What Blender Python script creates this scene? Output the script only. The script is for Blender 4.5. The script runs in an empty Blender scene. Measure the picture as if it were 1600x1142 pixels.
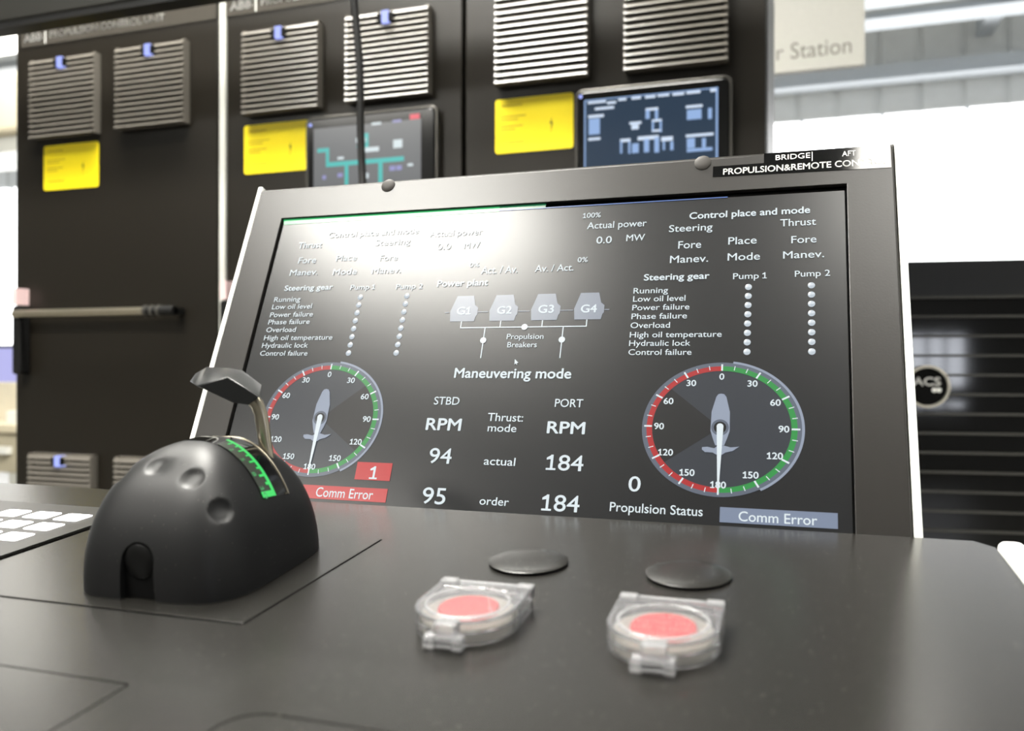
import bpy, bmesh, math, random
from mathutils import Vector, Matrix, Euler

random.seed(7)
sc = bpy.context.scene
col = sc.collection
PI = math.pi

# ------------------------------------------------------------------ camera
cam_data = bpy.data.cameras.new('camera')
cam = bpy.data.objects.new('camera', cam_data)
col.objects.link(cam)
cam_data.sensor_width = 36.0
cam_data.lens = 1324.1 / 1600 * 36
cam_data.clip_start = 0.02
cam_data.dof.use_dof = True
cam_data.dof.focus_distance = 0.66
cam_data.dof.aperture_fstop = 6.3
CAMZ = 1.10
right = Vector((0.949174, 0.314749, 0.001590)).normalized()
back = Vector((0.314749, -0.949175, 0.000527)).normalized()
up = back.cross(right).normalized()
back = right.cross(up)
cam.matrix_world = Matrix(((right.x, up.x, back.x, 0), (right.y, up.y, back.y, 0), (right.z, up.z, back.z, CAMZ), (0, 0, 0, 1)))
sc.camera = cam

# ------------------------------------------------------------------ world, exposure
world = bpy.data.worlds.new('hall_air')
sc.world = world
world.use_nodes = True
world.node_tree.nodes['Background'].inputs[0].default_value = (0.95, 0.98, 1.0, 1)
world.node_tree.nodes['Background'].inputs[1].default_value = 0.15
sc.view_settings.view_transform = 'Standard'
sc.view_settings.look = 'None'
sc.view_settings.gamma = 1.0
sc.view_settings.use_curve_mapping = False
sc.view_settings.exposure = 0.0

LAMP_POWER = 55.0      # emission of the ceiling luminaires
WALL_GLOW = 4.0     # emission put into the white far wall


# ------------------------------------------------------------------ materials
def lin(c):
    out = []
    for v in c[:3]:
        v = v / 255.0
        out.append(v / 12.92 if v <= 0.04045 else ((v + 0.055) / 1.055) ** 2.4)
    return (*out, 1.0)


def mat(name, rgb, rough=0.5, metal=0.0, spec=0.5, var=0.06, scale=60.0, bump=0.0, emit=None, power=1.0, transmission=0.0, ior=1.45, rvar=0.0, coat=0.0):
    m = bpy.data.materials.new(name)
    m.use_nodes = True
    nt = m.node_tree
    b = nt.nodes['Principled BSDF']
    c = lin(rgb)
    b.inputs['Roughness'].default_value = rough
    b.inputs['Metallic'].default_value = metal
    b.inputs['Specular IOR Level'].default_value = spec
    b.inputs['IOR'].default_value = ior
    b.inputs['Transmission Weight'].default_value = transmission
    b.inputs['Coat Weight'].default_value = coat
    tc = nt.nodes.new('ShaderNodeTexCoord')
    nz = nt.nodes.new('ShaderNodeTexNoise')
    nz.inputs['Scale'].default_value = scale
    nz.inputs['Detail'].default_value = 3
    nt.links.new(tc.outputs['Object'], nz.inputs['Vector'])
    mx = nt.nodes.new('ShaderNodeMix')
    mx.data_type = 'RGBA'
    mx.inputs[6].default_value = (c[0] * (1 - var), c[1] * (1 - var), c[2] * (1 - var), 1)
    mx.inputs[7].default_value = (min(1, c[0] * (1 + var)), min(1, c[1] * (1 + var)), min(1, c[2] * (1 + var)), 1)
    nt.links.new(nz.outputs['Fac'], mx.inputs[0])
    nt.links.new(mx.outputs[2], b.inputs['Base Color'])
    if rvar:
        mr = nt.nodes.new('ShaderNodeMapRange')
        mr.inputs[3].default_value = max(0.02, rough - rvar)
        mr.inputs[4].default_value = rough + rvar
        nt.links.new(nz.outputs['Fac'], mr.inputs[0])
        nt.links.new(mr.outputs[0], b.inputs['Roughness'])
    if bump:
        bp = nt.nodes.new('ShaderNodeBump')
        bp.inputs['Strength'].default_value = bump
        bp.inputs['Distance'].default_value = 0.001
        nt.links.new(nz.outputs['Fac'], bp.inputs['Height'])
        nt.links.new(bp.outputs['Normal'], b.inputs['Normal'])
    if emit is not None:
        b.inputs['Emission Color'].default_value = lin(emit)
        b.inputs['Emission Strength'].default_value = power
    return m


def dusty(m, scale=700.0, amount=0.035, rgb=(190, 186, 175)):
    """fine light dust specks lying on a surface"""
    nt = m.node_tree
    b = nt.nodes['Principled BSDF']
    src = b.inputs['Base Color'].links[0].from_socket
    vo = nt.nodes.new('ShaderNodeTexVoronoi')
    vo.inputs['Scale'].default_value = scale
    tc = [n for n in nt.nodes if n.type == 'TEX_COORD'][0]
    nt.links.new(tc.outputs['Object'], vo.inputs['Vector'])
    sep = nt.nodes.new('ShaderNodeSeparateColor')
    nt.links.new(vo.outputs['Color'], sep.inputs[0])
    lt = nt.nodes.new('ShaderNodeMath'); lt.operation = 'LESS_THAN'; lt.inputs[1].default_value = amount
    nt.links.new(sep.outputs[0], lt.inputs[0])
    ld = nt.nodes.new('ShaderNodeMath'); ld.operation = 'LESS_THAN'; ld.inputs[1].default_value = 0.28
    nt.links.new(vo.outputs['Distance'], ld.inputs[0])
    mu = nt.nodes.new('ShaderNodeMath'); mu.operation = 'MULTIPLY'
    nt.links.new(lt.outputs[0], mu.inputs[0]); nt.links.new(ld.outputs[0], mu.inputs[1])
    m2 = nt.nodes.new('ShaderNodeMath'); m2.operation = 'MULTIPLY'; m2.inputs[1].default_value = 0.30
    nt.links.new(mu.outputs[0], m2.inputs[0])
    mx = nt.nodes.new('ShaderNodeMix'); mx.data_type = 'RGBA'
    nt.links.new(m2.outputs[0], mx.inputs[0])
    nt.links.new(src, mx.inputs[6])
    mx.inputs[7].default_value = lin(rgb)
    nt.links.new(mx.outputs[2], b.inputs['Base Color'])
    return m


def lit(name, rgb, power=1.0, rough=0.34, base=None, spec=0.5):
    """a patch of a lit display or lamp: its own light under the same glossy front"""
    return mat(name, base or (12, 12, 12), rough=rough, spec=spec, emit=rgb, power=power, var=0.0)


# ------------------------------------------------------------------ mesh helpers
class MB:
    def __init__(self):
        self.v, self.f, self.m = [], [], []

    def add(self, verts, faces, mi=0, M=None):
        o = len(self.v)
        self.v += [tuple(M @ Vector(p)) if M is not None else tuple(p) for p in verts]
        self.f += [tuple(i + o for i in f) for f in faces]
        self.m += [mi] * len(faces)
        return self

    def box(self, x0, x1, y0, y1, z0, z1, mi=0, M=None):
        v = [(x0, y0, z0), (x1, y0, z0), (x1, y1, z0), (x0, y1, z0), (x0, y0, z1), (x1, y0, z1), (x1, y1, z1), (x0, y1, z1)]
        f = [(3, 2, 1, 0), (4, 5, 6, 7), (0, 1, 5, 4), (1, 2, 6, 5), (2, 3, 7, 6), (3, 0, 4, 7)]
        return self.add(v, f, mi, M)

    def prism(self, poly, z0, z1, mi=0, M=None):
        """counter-clockwise outline in xy, extruded along z"""
        n = len(poly)
        v = [(x, y, z0) for x, y in poly] + [(x, y, z1) for x, y in poly]
        f = [tuple(range(n - 1, -1, -1)), tuple(range(n, 2 * n))] + [(i, (i + 1) % n, n + (i + 1) % n, n + i) for i in range(n)]
        return self.add(v, f, mi, M)

    def flat(self, poly, z, mi=0, M=None):
        return self.add([(x, y, z) for x, y in poly], [tuple(range(len(poly)))], mi, M)

    def ring(self, outer, inner, z0, z1, mi=0, M=None):
        """closed wall between two outlines of equal count"""
        n = len(outer)
        v = [(x, y, z0) for x, y in outer] + [(x, y, z1) for x, y in outer] + [(x, y, z1) for x, y in inner] + [(x, y, z0) for x, y in inner]
        f = []
        for i in range(n):
            j = (i + 1) % n
            for k in range(4):
                a, b = k * n, ((k + 1) % 4) * n
                f.append((a + i, a + j, b + j, b + i))
        return self.add(v, f, mi, M)

    def lathe(self, prof, n=40, mi=0, M=None, sx=1, sy=1):
        """profile [(r, z)] turned about z; open ends are capped when r > 0"""
        v, f = [], []
        for r, z in prof:
            for k in range(n):
                a = 2 * PI * k / n
                v.append((r * sx * math.cos(a), r * sy * math.sin(a), z))
        for i in range(len(prof) - 1):
            for k in range(n):
                j = (k + 1) % n
                f.append((i * n + k, i * n + j, (i + 1) * n + j, (i + 1) * n + k))
        f.append(tuple(range(n - 1, -1, -1)))
        o = (len(prof) - 1) * n
        f.append(tuple(o + k for k in range(n)))
        return self.add(v, f, mi, M)

    def tube(self, pts, r, n=12, mi=0, flat=1.0):
        pts = [Vector(p) for p in pts]
        v, f = [], []
        ref = Vector((0, 1, 0))
        for i, p in enumerate(pts):
            t = (pts[min(i + 1, len(pts) - 1)] - pts[max(i - 1, 0)]).normalized()
            a = ref.cross(t)
            if a.length < 1e-3:
                a = Vector((1, 0, 0)).cross(t)
            a.normalize()
            b = t.cross(a)
            for k in range(n):
                q = 2 * PI * k / n
                v.append(tuple(p + a * (r * math.cos(q)) + b * (r * flat * math.sin(q))))
        for i in range(len(pts) - 1):
            for k in range(n):
                j = (k + 1) % n
                f.append((i * n + k, i * n + j, (i + 1) * n + j, (i + 1) * n + k))
        f.append(tuple(range(n - 1, -1, -1)))
        o = (len(pts) - 1) * n
        f.append(tuple(o + k for k in range(n)))
        return self.add(v, f, mi)

    def build(self, name, mats, parent=None, loc=None, rot=None, smooth=None, bevel=0.0, seg=2, fix=True):
        me = bpy.data.meshes.new(name)
        me.from_pydata(self.v, [], self.f)
        mats = mats if isinstance(mats, (list, tuple)) else [mats]
        for m in mats:
            me.materials.append(m)
        me.polygons.foreach_set('material_index', self.m)
        if fix:
            bm = bmesh.new(); bm.from_mesh(me)
            bmesh.ops.recalc_face_normals(bm, faces=bm.faces)
            bm.to_mesh(me); bm.free()
        me.update()
        o = bpy.data.objects.new(name, me)
        col.objects.link(o)
        if parent is not None:
            o.parent = parent
        if loc is not None:
            o.location = loc
        if rot is not None:
            o.rotation_euler = rot
        if bevel:
            b = o.modifiers.new('edge', 'BEVEL'); b.width = bevel; b.segments = seg; b.limit_method = 'ANGLE'; b.angle_limit = math.radians(35)
        if smooth is not None:
            me.polygons.foreach_set('use_smooth', [True] * len(me.polygons))
            bm = bmesh.new(); bm.from_mesh(me)
            for e in bm.edges:
                if len(e.link_faces) == 2 and e.calc_face_angle(0) > math.radians(smooth):
                    e.smooth = False
            bm.to_mesh(me); bm.free()
        return o


def rrect(x0, x1, y0, y1, r, n=5):
    out = []
    for cx, cy, a0 in ((x1 - r, y1 - r, 0), (x0 + r, y1 - r, 90), (x0 + r, y0 + r, 180), (x1 - r, y0 + r, 270)):
        for k in range(n + 1):
            a = math.radians(a0 + 90 * k / n)
            out.append((cx + r * math.cos(a), cy + r * math.sin(a)))
    return out


def circ(cx, cy, r, n=32, ry=None):
    return [(cx + r * math.cos(2 * PI * k / n), cy + (ry or r) * math.sin(2 * PI * k / n)) for k in range(n)]


def tag(o, label, cat, group=None):
    o['label'] = label
    o['category'] = cat
    if group:
        o['group'] = group
    return o


def thing(name, label, cat, loc=(0, 0, 0), rot=(0, 0, 0), group=None):
    o = bpy.data.objects.new(name, None)
    o.empty_display_size = 0.05
    col.objects.link(o)
    o.location = loc
    o.rotation_euler = rot
    return tag(o, label, cat, group)


def struct(o):
    o['kind'] = 'structure'
    return o


def plain_glyphs(s):
    cu = bpy.data.curves.new('writing', 'FONT')
    cu.body = s
    cu.size = 1.0
    cu.resolution_u = 4
    ob = bpy.data.objects.new('writing', cu)
    col.objects.link(ob)
    bpy.context.view_layer.update()
    dg = bpy.context.evaluated_depsgraph_get()
    me = bpy.data.meshes.new_from_object(ob.evaluated_get(dg))
    v = [(p.co.x, p.co.y) for p in me.vertices]
    f = [tuple(p.vertices) for p in me.polygons]
    bpy.data.meshes.remove(me)
    bpy.data.objects.remove(ob)
    bpy.data.curves.remove(cu)
    return v, f


def figure_one(h, w):
    """a figure 1 with a flag and a foot, h tall and w wide"""
    s = h * .125
    cx = w * .55
    v = [(cx - s / 2, 0), (cx + s / 2, 0), (cx + s / 2, h), (cx - s / 2, h), (cx - s / 2, h - s * 1.25), (0, h * .80), (0, h * .80 - s), (cx - s / 2, h - s * 2.2), (0, 0), (w, 0), (w, s * .85), (0, s * .85), (cx - s * .1, h)]
    return v, [(0, 1, 2, 3), (5, 6, 7, 12), (8, 9, 10, 11)]


def glyphs(s, bold=0.0):
    """triangles of a line of writing: [(x, y)], faces"""
    V, F = [], []
    x = 0.0
    run = ''
    for ch in s + chr(0):
        if ch not in ('1', chr(0)):
            run += ch
            continue
        if run:
            v, f = plain_glyphs(run)
            if v:
                a = min(p[0] for p in v)
                o = len(V)
                lead = .10 if (V and run[0] != ' ') else (.25 if V else 0)
                V += [(p[0] - a + x + lead, p[1]) for p in v]
                F += [tuple(i + o for i in q) for q in f]
                x = max(p[0] for p in V) + .09 + (.22 if run.endswith(' ') else 0)
            run = ''
        if ch == '1':
            v, f = figure_one(CAP, .36)
            o = len(V)
            V += [(p[0] + x, p[1]) for p in v]
            F += [tuple(i + o for i in q) for q in f]
            x += .36
            if True:
                x += .0
    if bold:
        n = len(V)
        base_v, base_f = list(V), list(F)
        for dx, dy in ((bold, 0), (bold / 2, bold / 2), (bold / 2, -bold / 2)):
            o = len(V)
            V += [(p[0] + dx, p[1] + dy) for p in base_v]
            F += [tuple(i + o for i in q) for q in base_f]
    return V, F


CAP = max(y for _, y in plain_glyphs('H')[0])


def writing(s, x0, x1, y, h, z=0.0, bold=0.0, shear=0.0):
    """writing set between x0 and x1 on baseline y with capitals h tall"""
    v, f = glyphs(s, bold)
    a = min(p[0] for p in v); b = max(p[0] for p in v)
    sx = (x1 - x0) / (b - a)
    sy = h / CAP
    mb = MB()
    mb.add([(x0 + (px - a) * sx + py * sy * shear, y + py * sy, z) for px, py in v], f)
    return mb


def carve(o, cutter_mb):
    """cut grooves or a recess into o"""
    c = cutter_mb.build('cutter', [], None)
    md = o.modifiers.new('cut', 'BOOLEAN'); md.operation = 'DIFFERENCE'; md.object = c; md.solver = 'EXACT'
    c.parent = o
    bpy.context.view_layer.update()
    dg = bpy.context.evaluated_depsgraph_get()
    me = bpy.data.meshes.new_from_object(o.evaluated_get(dg))
    o.modifiers.clear()
    old = o.data
    o.data = me
    me.name = old.name
    bpy.data.objects.remove(c)
    return o

SCREEN_ROUGH = 0.26
LAMPS = [
    (-2.15, -1.05, -1.10, -.50, CAMZ + 2.4, 1.4, 'white luminaire behind the viewer, mirrored in the monitor glass'),
    (.22, 1.20, -1.05, -.45, CAMZ + 2.4, .65, 'white luminaire behind the viewer, mirrored in the name plate'),
    (-1.9, -.6, 1.0, 1.5, CAMZ + 2.3, 1.6, 'white luminaire close above the cabinet fronts'),
    (-1.4, -.3, .40, .80, CAMZ + 2.3, .85, 'white luminaire above the console, added to light the cabinet fronts'),  # added fill lamp, brightens the doors and yellow labels
    (-4.4, -2.4, -4.0, -3.0, CAMZ + 2.4, .35, 'white luminaire far behind the viewer'),
    (-3.4, -1.6, 3.5, 4.6, CAMZ + 2.4, .22, 'white luminaire high behind the cabinets, added for the sheen on the console'),  # unseen lamp added to be mirrored in the middle of the desk
    (1.2, 2.3, .25, .80, CAMZ + 2.4, .4, 'white luminaire above the rack aisle'),
    (-6.2, -4.4, 3.4, 5.0, CAMZ + 2.4, .10, 'white luminaire beyond the cabinets, added to brighten the left of the console'),  # added lamp, stands in for the bright hall mirrored in the desk
    (-.6, .6, 3.9, 4.6, CAMZ + 2.4, .3, 'white luminaire above the hanging sign'),
]
TEXTS = [
('Control place and mode',0.1360,0.2286,0.2475,0.0059,1),
('Steering',0.1202,0.1548,0.2361,0.0063,0),
('Thrust',0.2064,0.2328,0.2364,0.0064,0),
('Fore',0.1284,0.1465,0.2203,0.0067,0),
('Place',0.1674,0.1890,0.2221,0.0065,0),
('Fore',0.2147,0.2330,0.2209,0.0063,0),
('Manev.',0.1225,0.1525,0.2074,0.0065,0),
('Mode',0.1673,0.1917,0.2077,0.0064,0),
('Manev.',0.2087,0.2384,0.2077,0.0062,0),
('Steering gear',0.1026,0.1541,0.1923,0.0055,1),
('Pump 1',0.1719,0.1970,0.1911,0.0051,0),
('Pump 2',0.2173,0.2424,0.1916,0.0051,0),
('Running',0.0951,0.1225,0.1808,0.0049,0),
('Low oil level',0.0953,0.1364,0.1735,0.0049,0),
('Power failure',0.0952,0.1398,0.1659,0.0048,0),
('Phase failure',0.0951,0.1383,0.1582,0.0048,0),
('Overload',0.0949,0.1257,0.1504,0.0048,0),
('High oil temperature',0.0949,0.1649,0.1423,0.0047,0),
('Hydraulic lock',0.0949,0.1419,0.1351,0.0047,0),
('Control failure',0.0949,0.1431,0.1275,0.0047,0),
('Actual power',0.0514,0.1016,0.2429,0.0063,0),
('0.0',0.0607,0.0736,0.2283,0.0065,0),
('MW',0.0857,0.1010,0.2294,0.0060,0),
('100%',0.0468,0.0623,0.2538,0.0048,0),
('0%',0.0463,0.0550,0.2113,0.0045,0),
('Act. / Av.',-0.0378,-0.0051,0.2035,0.0067,0),
('Av. / Act.',0.0103,0.0436,0.2036,0.0062,0),
('0%',-0.0497,-0.0405,0.2106,0.0042,0),
('Power plant',-0.0770,-0.0301,0.1924,0.0059,1),
('0.0',-0.0833,-0.0702,0.2294,0.0062,0),
('MW',-0.0577,-0.0429,0.2294,0.0062,0),
('Thrust',-0.2267,-0.2014,0.2374,0.0063,0),
('Steering',-0.1460,-0.1108,0.2365,0.0061,0),
('Fore',-0.2227,-0.2038,0.2212,0.0062,0),
('Place',-0.1829,-0.1617,0.2221,0.0060,0),
('Fore',-0.1379,-0.1203,0.2205,0.0059,0),
('Manev.',-0.2286,-0.1990,0.2085,0.0061,0),
('Mode',-0.1831,-0.1586,0.2077,0.0060,0),
('Manev.',-0.1434,-0.1145,0.2075,0.0059,0),
('Steering gear',-0.2304,-0.1796,0.1928,0.0052,1),
('Pump 1',-0.1615,-0.1368,0.1918,0.0048,0),
('Pump 2',-0.1161,-0.0904,0.1911,0.0047,0),
('Running',-0.2384,-0.2106,0.1814,0.0049,0),
('Low oil level',-0.2386,-0.1969,0.1739,0.0049,0),
('Power failure',-0.2386,-0.1938,0.1659,0.0048,0),
('Phase failure',-0.2386,-0.1953,0.1586,0.0047,0),
('Overload',-0.2387,-0.2078,0.1508,0.0047,0),
('High oil temperature',-0.2389,-0.1687,0.1428,0.0047,0),
('Hydraulic lock',-0.2390,-0.1916,0.1353,0.0047,0),
('Control failure',-0.2390,-0.1901,0.1276,0.0046,0),
('Maneuvering mode',-0.0477,0.0512,0.1076,0.0083,1),
('STBD',-0.0616,-0.0394,0.0840,0.0066,0),
('PORT',0.0405,0.0629,0.0838,0.0065,0),
('RPM',-0.0652,-0.0347,0.0623,0.0097,1),
('RPM',0.0364,0.0664,0.0623,0.0093,1),
('Thrust:',-0.0133,0.0162,0.0710,0.0066,0),
('mode',-0.0120,0.0118,0.0623,0.0062,0),
('94',-0.0579,-0.0387,0.0348,0.0122,0),
('actual',-0.0113,0.0143,0.0352,0.0063,0),
('184',0.0389,0.0677,0.0333,0.0118,0),
('95',-0.0582,-0.0385,0.0023,0.0126,0),
('order',-0.0103,0.0132,0.0039,0.0061,0),
('184',0.0389,0.0677,0.0022,0.0120,0),
('0',0.1026,0.1115,0.0199,0.0110,0),
('Propulsion Status',0.0903,0.1563,0.0045,0.0066,0),
('Comm Error',0.1806,0.2318,0.0027,0.0067,0),
('1',-0.1073,-0.1003,0.0196,0.0104,0),
('Comm Error',-0.1524,-0.1007,0.0029,0.0076,0),
('G1',-0.0546,-0.0416,0.1651,0.0068,1),
('G2',-0.0184,-0.0054,0.1651,0.0067,1),
('G3',0.0175,0.0308,0.1652,0.0069,1),
('G4',0.0533,0.0666,0.1649,0.0068,1),
('Propulsion',-0.0066,0.0248,0.1418,0.0047,0),
('Breakers',-0.0051,0.0200,0.1345,0.0046,0),
('Control place and mode',-0.1970,-0.1044,0.2475,0.0059,1),
('Actual power',-0.0926,-0.0424,0.2429,0.0063,0),
]

# ------------------------------------------------------------------ shared materials
M = {}
M['wall'] = mat('white_painted_sheet', (226, 228, 228), 0.6, bump=0.1, scale=8)
M['ceiling'] = mat('grey_white_ceiling', (205, 207, 205), 0.7)
M['floor'] = mat('grey_hall_floor', (120, 118, 112), 0.35, var=0.12, scale=6)
M['beam_white'] = mat('white_steel', (206, 212, 218), 0.5)
M['cabinet'] = mat('dark_grey_powder_coat', (26, 23, 18), 0.34, spec=.36, var=0.04, scale=500, bump=0.05)
M['cabinet_side'] = mat('black_powder_coat', (34, 33, 30), 0.45)
M['vent'] = mat('grey_vent_plastic', (94, 90, 84), 0.25, scale=200)
M['gap'] = mat('black_gap', (6, 6, 6), 0.7, spec=.12)
M['yellow'] = mat('yellow_label_film', (250, 226, 20), 0.45, var=0.02)
M['yellow_ink'] = mat('dark_yellow_ink', (196, 166, 22), 0.5)
M['black_ink'] = mat('black_ink', (60, 48, 10), 0.5)
M['light_alu'] = mat('light_aluminium', (205, 205, 198), 0.35, metal=0.2)
M['steel'] = mat('brushed_steel', (176, 168, 150), 0.28, metal=0.9, var=0.1)
M['dark_steel'] = mat('dark_steel', (96, 94, 90), 0.3, metal=0.7)
M['black_plastic'] = mat('black_plastic', (9, 9, 9), 0.55, spec=.35)
M['gloss_black'] = mat('gloss_black', (8, 8, 9), 0.06, var=0.0)
M['label_white'] = mat('white_lettering', (232, 232, 228), 0.5, var=0.0)
M['pink'] = mat('pale_pink_tag', (226, 196, 196), 0.5)
M['blue_led'] = lit('blue_indicator', (165, 178, 255), 1.25)
M['white_paint'] = mat('white_gloss_paint', (238, 238, 232), 0.3)

# ------------------------------------------------------------------ the hall
X0, X1, Y0, Y1, ZC = -10.5, 6.0, -5.0, 8.0, 4.6
struct(MB().box(X0, X1, Y0, Y1, -0.1, 0.0).build('floor', M['floor']))
struct(MB().box(X0 - .1, X1 + .1, Y0 - .1, Y1 + .1, ZC, ZC + 0.1).build('ceiling', M['ceiling']))
struct(MB().box(X0 - .1, X0, Y0, Y1, 0, ZC).build('wall_left', M['wall']))
struct(MB().box(X1, X1 + .1, Y0, Y1, 0, ZC).build('wall_right', M['wall']))
# far wall: corrugated white sheet, its middle band made to glow for blown-out white
mb = MB()
mb.box(X0, X1, Y1, Y1 + .1, 0, 0.55)
k = X0
while k < X1:
    mb.box(k, k + .28, Y1 - .02, Y1, 3.28, ZC)
    k += .33
mb.box(X0, X1, Y1, Y1 + .1, 3.28, ZC)
struct(mb.build('wall_back', M['wall']))
wall_glow_mat = lit('glowing_wall_sheet', (255, 255, 255), WALL_GLOW, rough=0.5, base=(230, 230, 230))
mb = MB().box(X0, X1, Y1 + .02, Y1 + .06, 0.55, 3.28)
struct(mb.build('wall_glow_band', wall_glow_mat))
mb = MB()
k = X0
while k < X1:
    mb.box(k, k + .025, Y1 - .02, Y1 + .02, 3.12, 3.28)
    k += .66
struct(mb.build('trim_1', M['beam_white']))
# wall behind the viewer; three glowing panes added for the rack panel reflections
mb = MB()
mb.box(X0, 3.1, Y0 - .1, Y0, 0, ZC); mb.box(3.8, X1, Y0 - .1, Y0, 0, ZC); mb.box(3.1, 3.8, Y0 - .1, Y0, 0, .62); mb.box(3.1, 3.8, Y0 - .1, Y0, 1.45, ZC)
mb.box(3.1, 3.8, Y0 - .1, Y0, .72, .88)
struct(mb.build('wall_front', mat('grey_rear_wall', (120, 120, 118), 0.7)))
pane = lit('bright_pane', (240, 245, 255), 16.0, rough=0.4, base=(220, 220, 220))
mb = MB()
for a, b in ((3.12, 3.34), (3.40, 3.53), (3.59, 3.74)):
    mb.box(a, b, Y0 - .07, Y0 - .03, .66, 1.42)
struct(mb.build('reflection_panes', pane))
# white steel beams under the ceiling
for n_, (y, z0, z1) in enumerate(((7.9, 3.53, 3.66), (7.2, 3.78, 3.84), (6.6, 3.72, 3.86), (5.6, 3.62, 3.70))):
    o = MB().box(X0, X1, y - .07, y + .05, z0, z1).box(X0, X1, y - .14, y + .12, z0 - .012, z0).build('trim_%d' % (n_ + 2), M['beam_white'])
    struct(o)
o = MB().box(1.45, 1.57, 5.2, 8, 3.86, 4.0).build('trim_6', M['beam_white']); struct(o)

# ceiling luminaires


def luminaire(x0, x1, y0, y1, z, power, label):
    cx, cy = (x0 + x1) / 2, (y0 + y1) / 2
    t = thing('ceiling_light', label, 'ceiling light', (cx, cy, z), group='luminaires under the hall ceiling')
    a, b = (x1 - x0) / 2, (y1 - y0) / 2
    MB().box(-a - .03, a + .03, -b - .03, b + .03, .012, .09).build('housing', M['white_paint'], t)
    MB().box(-a, a, -b, b, 0, .012).build('diffuser', lit('lamp_diffuser', (255, 252, 244), power * LAMP_POWER, rough=0.5, base=(240, 240, 240)), t)
    for s in (-1, 1):
        MB().tube([(s * a * .8, 0, .09), (s * a * .8, 0, ZC - z)], .008, 8).build('hanger_rod', M['steel'], t)


for L in LAMPS:
    luminaire(*L)


# ------------------------------------------------------------------ switchgear cabinets
CY = 1.634


def vent(parent, cx, z0, z1, w, power_on=True, front=CY, nsl=15):
    """louvred filter cover: frame with upward-facing slats, latch light at the top"""
    g = MB()
    x0, x1 = cx - w / 2, cx + w / 2
    d = .026
    h = z1 - z0
    g.box(x0, x1, front - .006, front - .0005, z0, z1)
    g.box(x0, x0 + .008, front - d + .006, front - .004, z0, z1)
    g.box(x1 - .008, x1, front - d + .006, front - .004, z0, z1)
    pitch = h / nsl
    for i in range(nsl):
        zb = z0 + i * pitch
        # wedge slat: lower edge far out, upper face leaning back
        v = []
        for x in (x0 + .001, x1 - .001):
            v += [(x, front - d, zb + .0002), (x, front - d, zb + pitch * .06), (x, front - d + .0046, zb + pitch * .66), (x, front - .005, zb + pitch * .62), (x, front - .005, zb + .0002)]
        f = [(0, 1, 2, 3, 4), (9, 8, 7, 6, 5)] + [(k, (k + 1) % 5, 5 + (k + 1) % 5, 5 + k) for k in range(5)]
        g.add(v, f)
    o = g.build('filter_vent', M['vent'], parent, fix=True)
    l = MB().box(cx - .0075, cx + .0075, front - d - .003, front - .008, z1 - .030, z1 - .004).build('indicator_light', M['blue_led'], o)
    l['label'] = 'small blue lit tab'
    c = MB().box(cx - .019, cx + .019, front - d - .001, front - .008, z1 - .026, z1 - .008).build('latch_recess', M['gap'], o)
    return o


def yellow_label(parent, x0, x1, z0, z1, front=CY):
    s = MB().prism(rrect(x0, x1, z0, z1, .006), 0, .0012, M=Matrix.Translation((0, front - .0002, 0)) @ Matrix.Rotation(PI / 2, 4, 'X')).build('warning_label', M['yellow'], parent)
    s['label'] = 'yellow warning sticker with faint print'
    g = MB()
    w, h = x1 - x0, z1 - z0
    y = front - .0017
    for fz, l0, l1 in ((.86, .08, .36), (.66, .06, .40), (.60, .06, .30), (.48, .06, .36), (.42, .06, .26), (.18, .08, .38)):
        z = z0 + fz * h
        g.add([(x0 + l0 * w, y, z), (x0 + l1 * w, y, z), (x0 + l1 * w, y, z + .022 * h), (x0 + l0 * w, y, z + .022 * h)], [(0, 1, 2, 3)])
    g.build('print', M['yellow_ink'], s, fix=False)
    zz = z0 + .42 * h
    xx = x0 + .72 * w
    g = MB().add([(xx + .003, y, zz + .020), (xx - .003, y, zz + .006), (xx + .0009, y, zz + .006), (xx - .001, y, zz - .014), (xx + .004, y, zz + .009), (xx + .0005, y, zz + .009)], [(0, 1, 2, 5), (3, 4, 5, 2)])
    g.build('hazard_bolt', M['black_ink'], s, fix=False)


def front_writing(parent, s, x0, x1, z, h, y, m, bold=0.0, name='lettering'):
    mb = writing(s, x0, x1, z, h, 0, bold)
    mb.v = [(a, y, b) for a, b, _ in mb.v]
    return mb.build(name, m, parent, fix=False)


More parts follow.
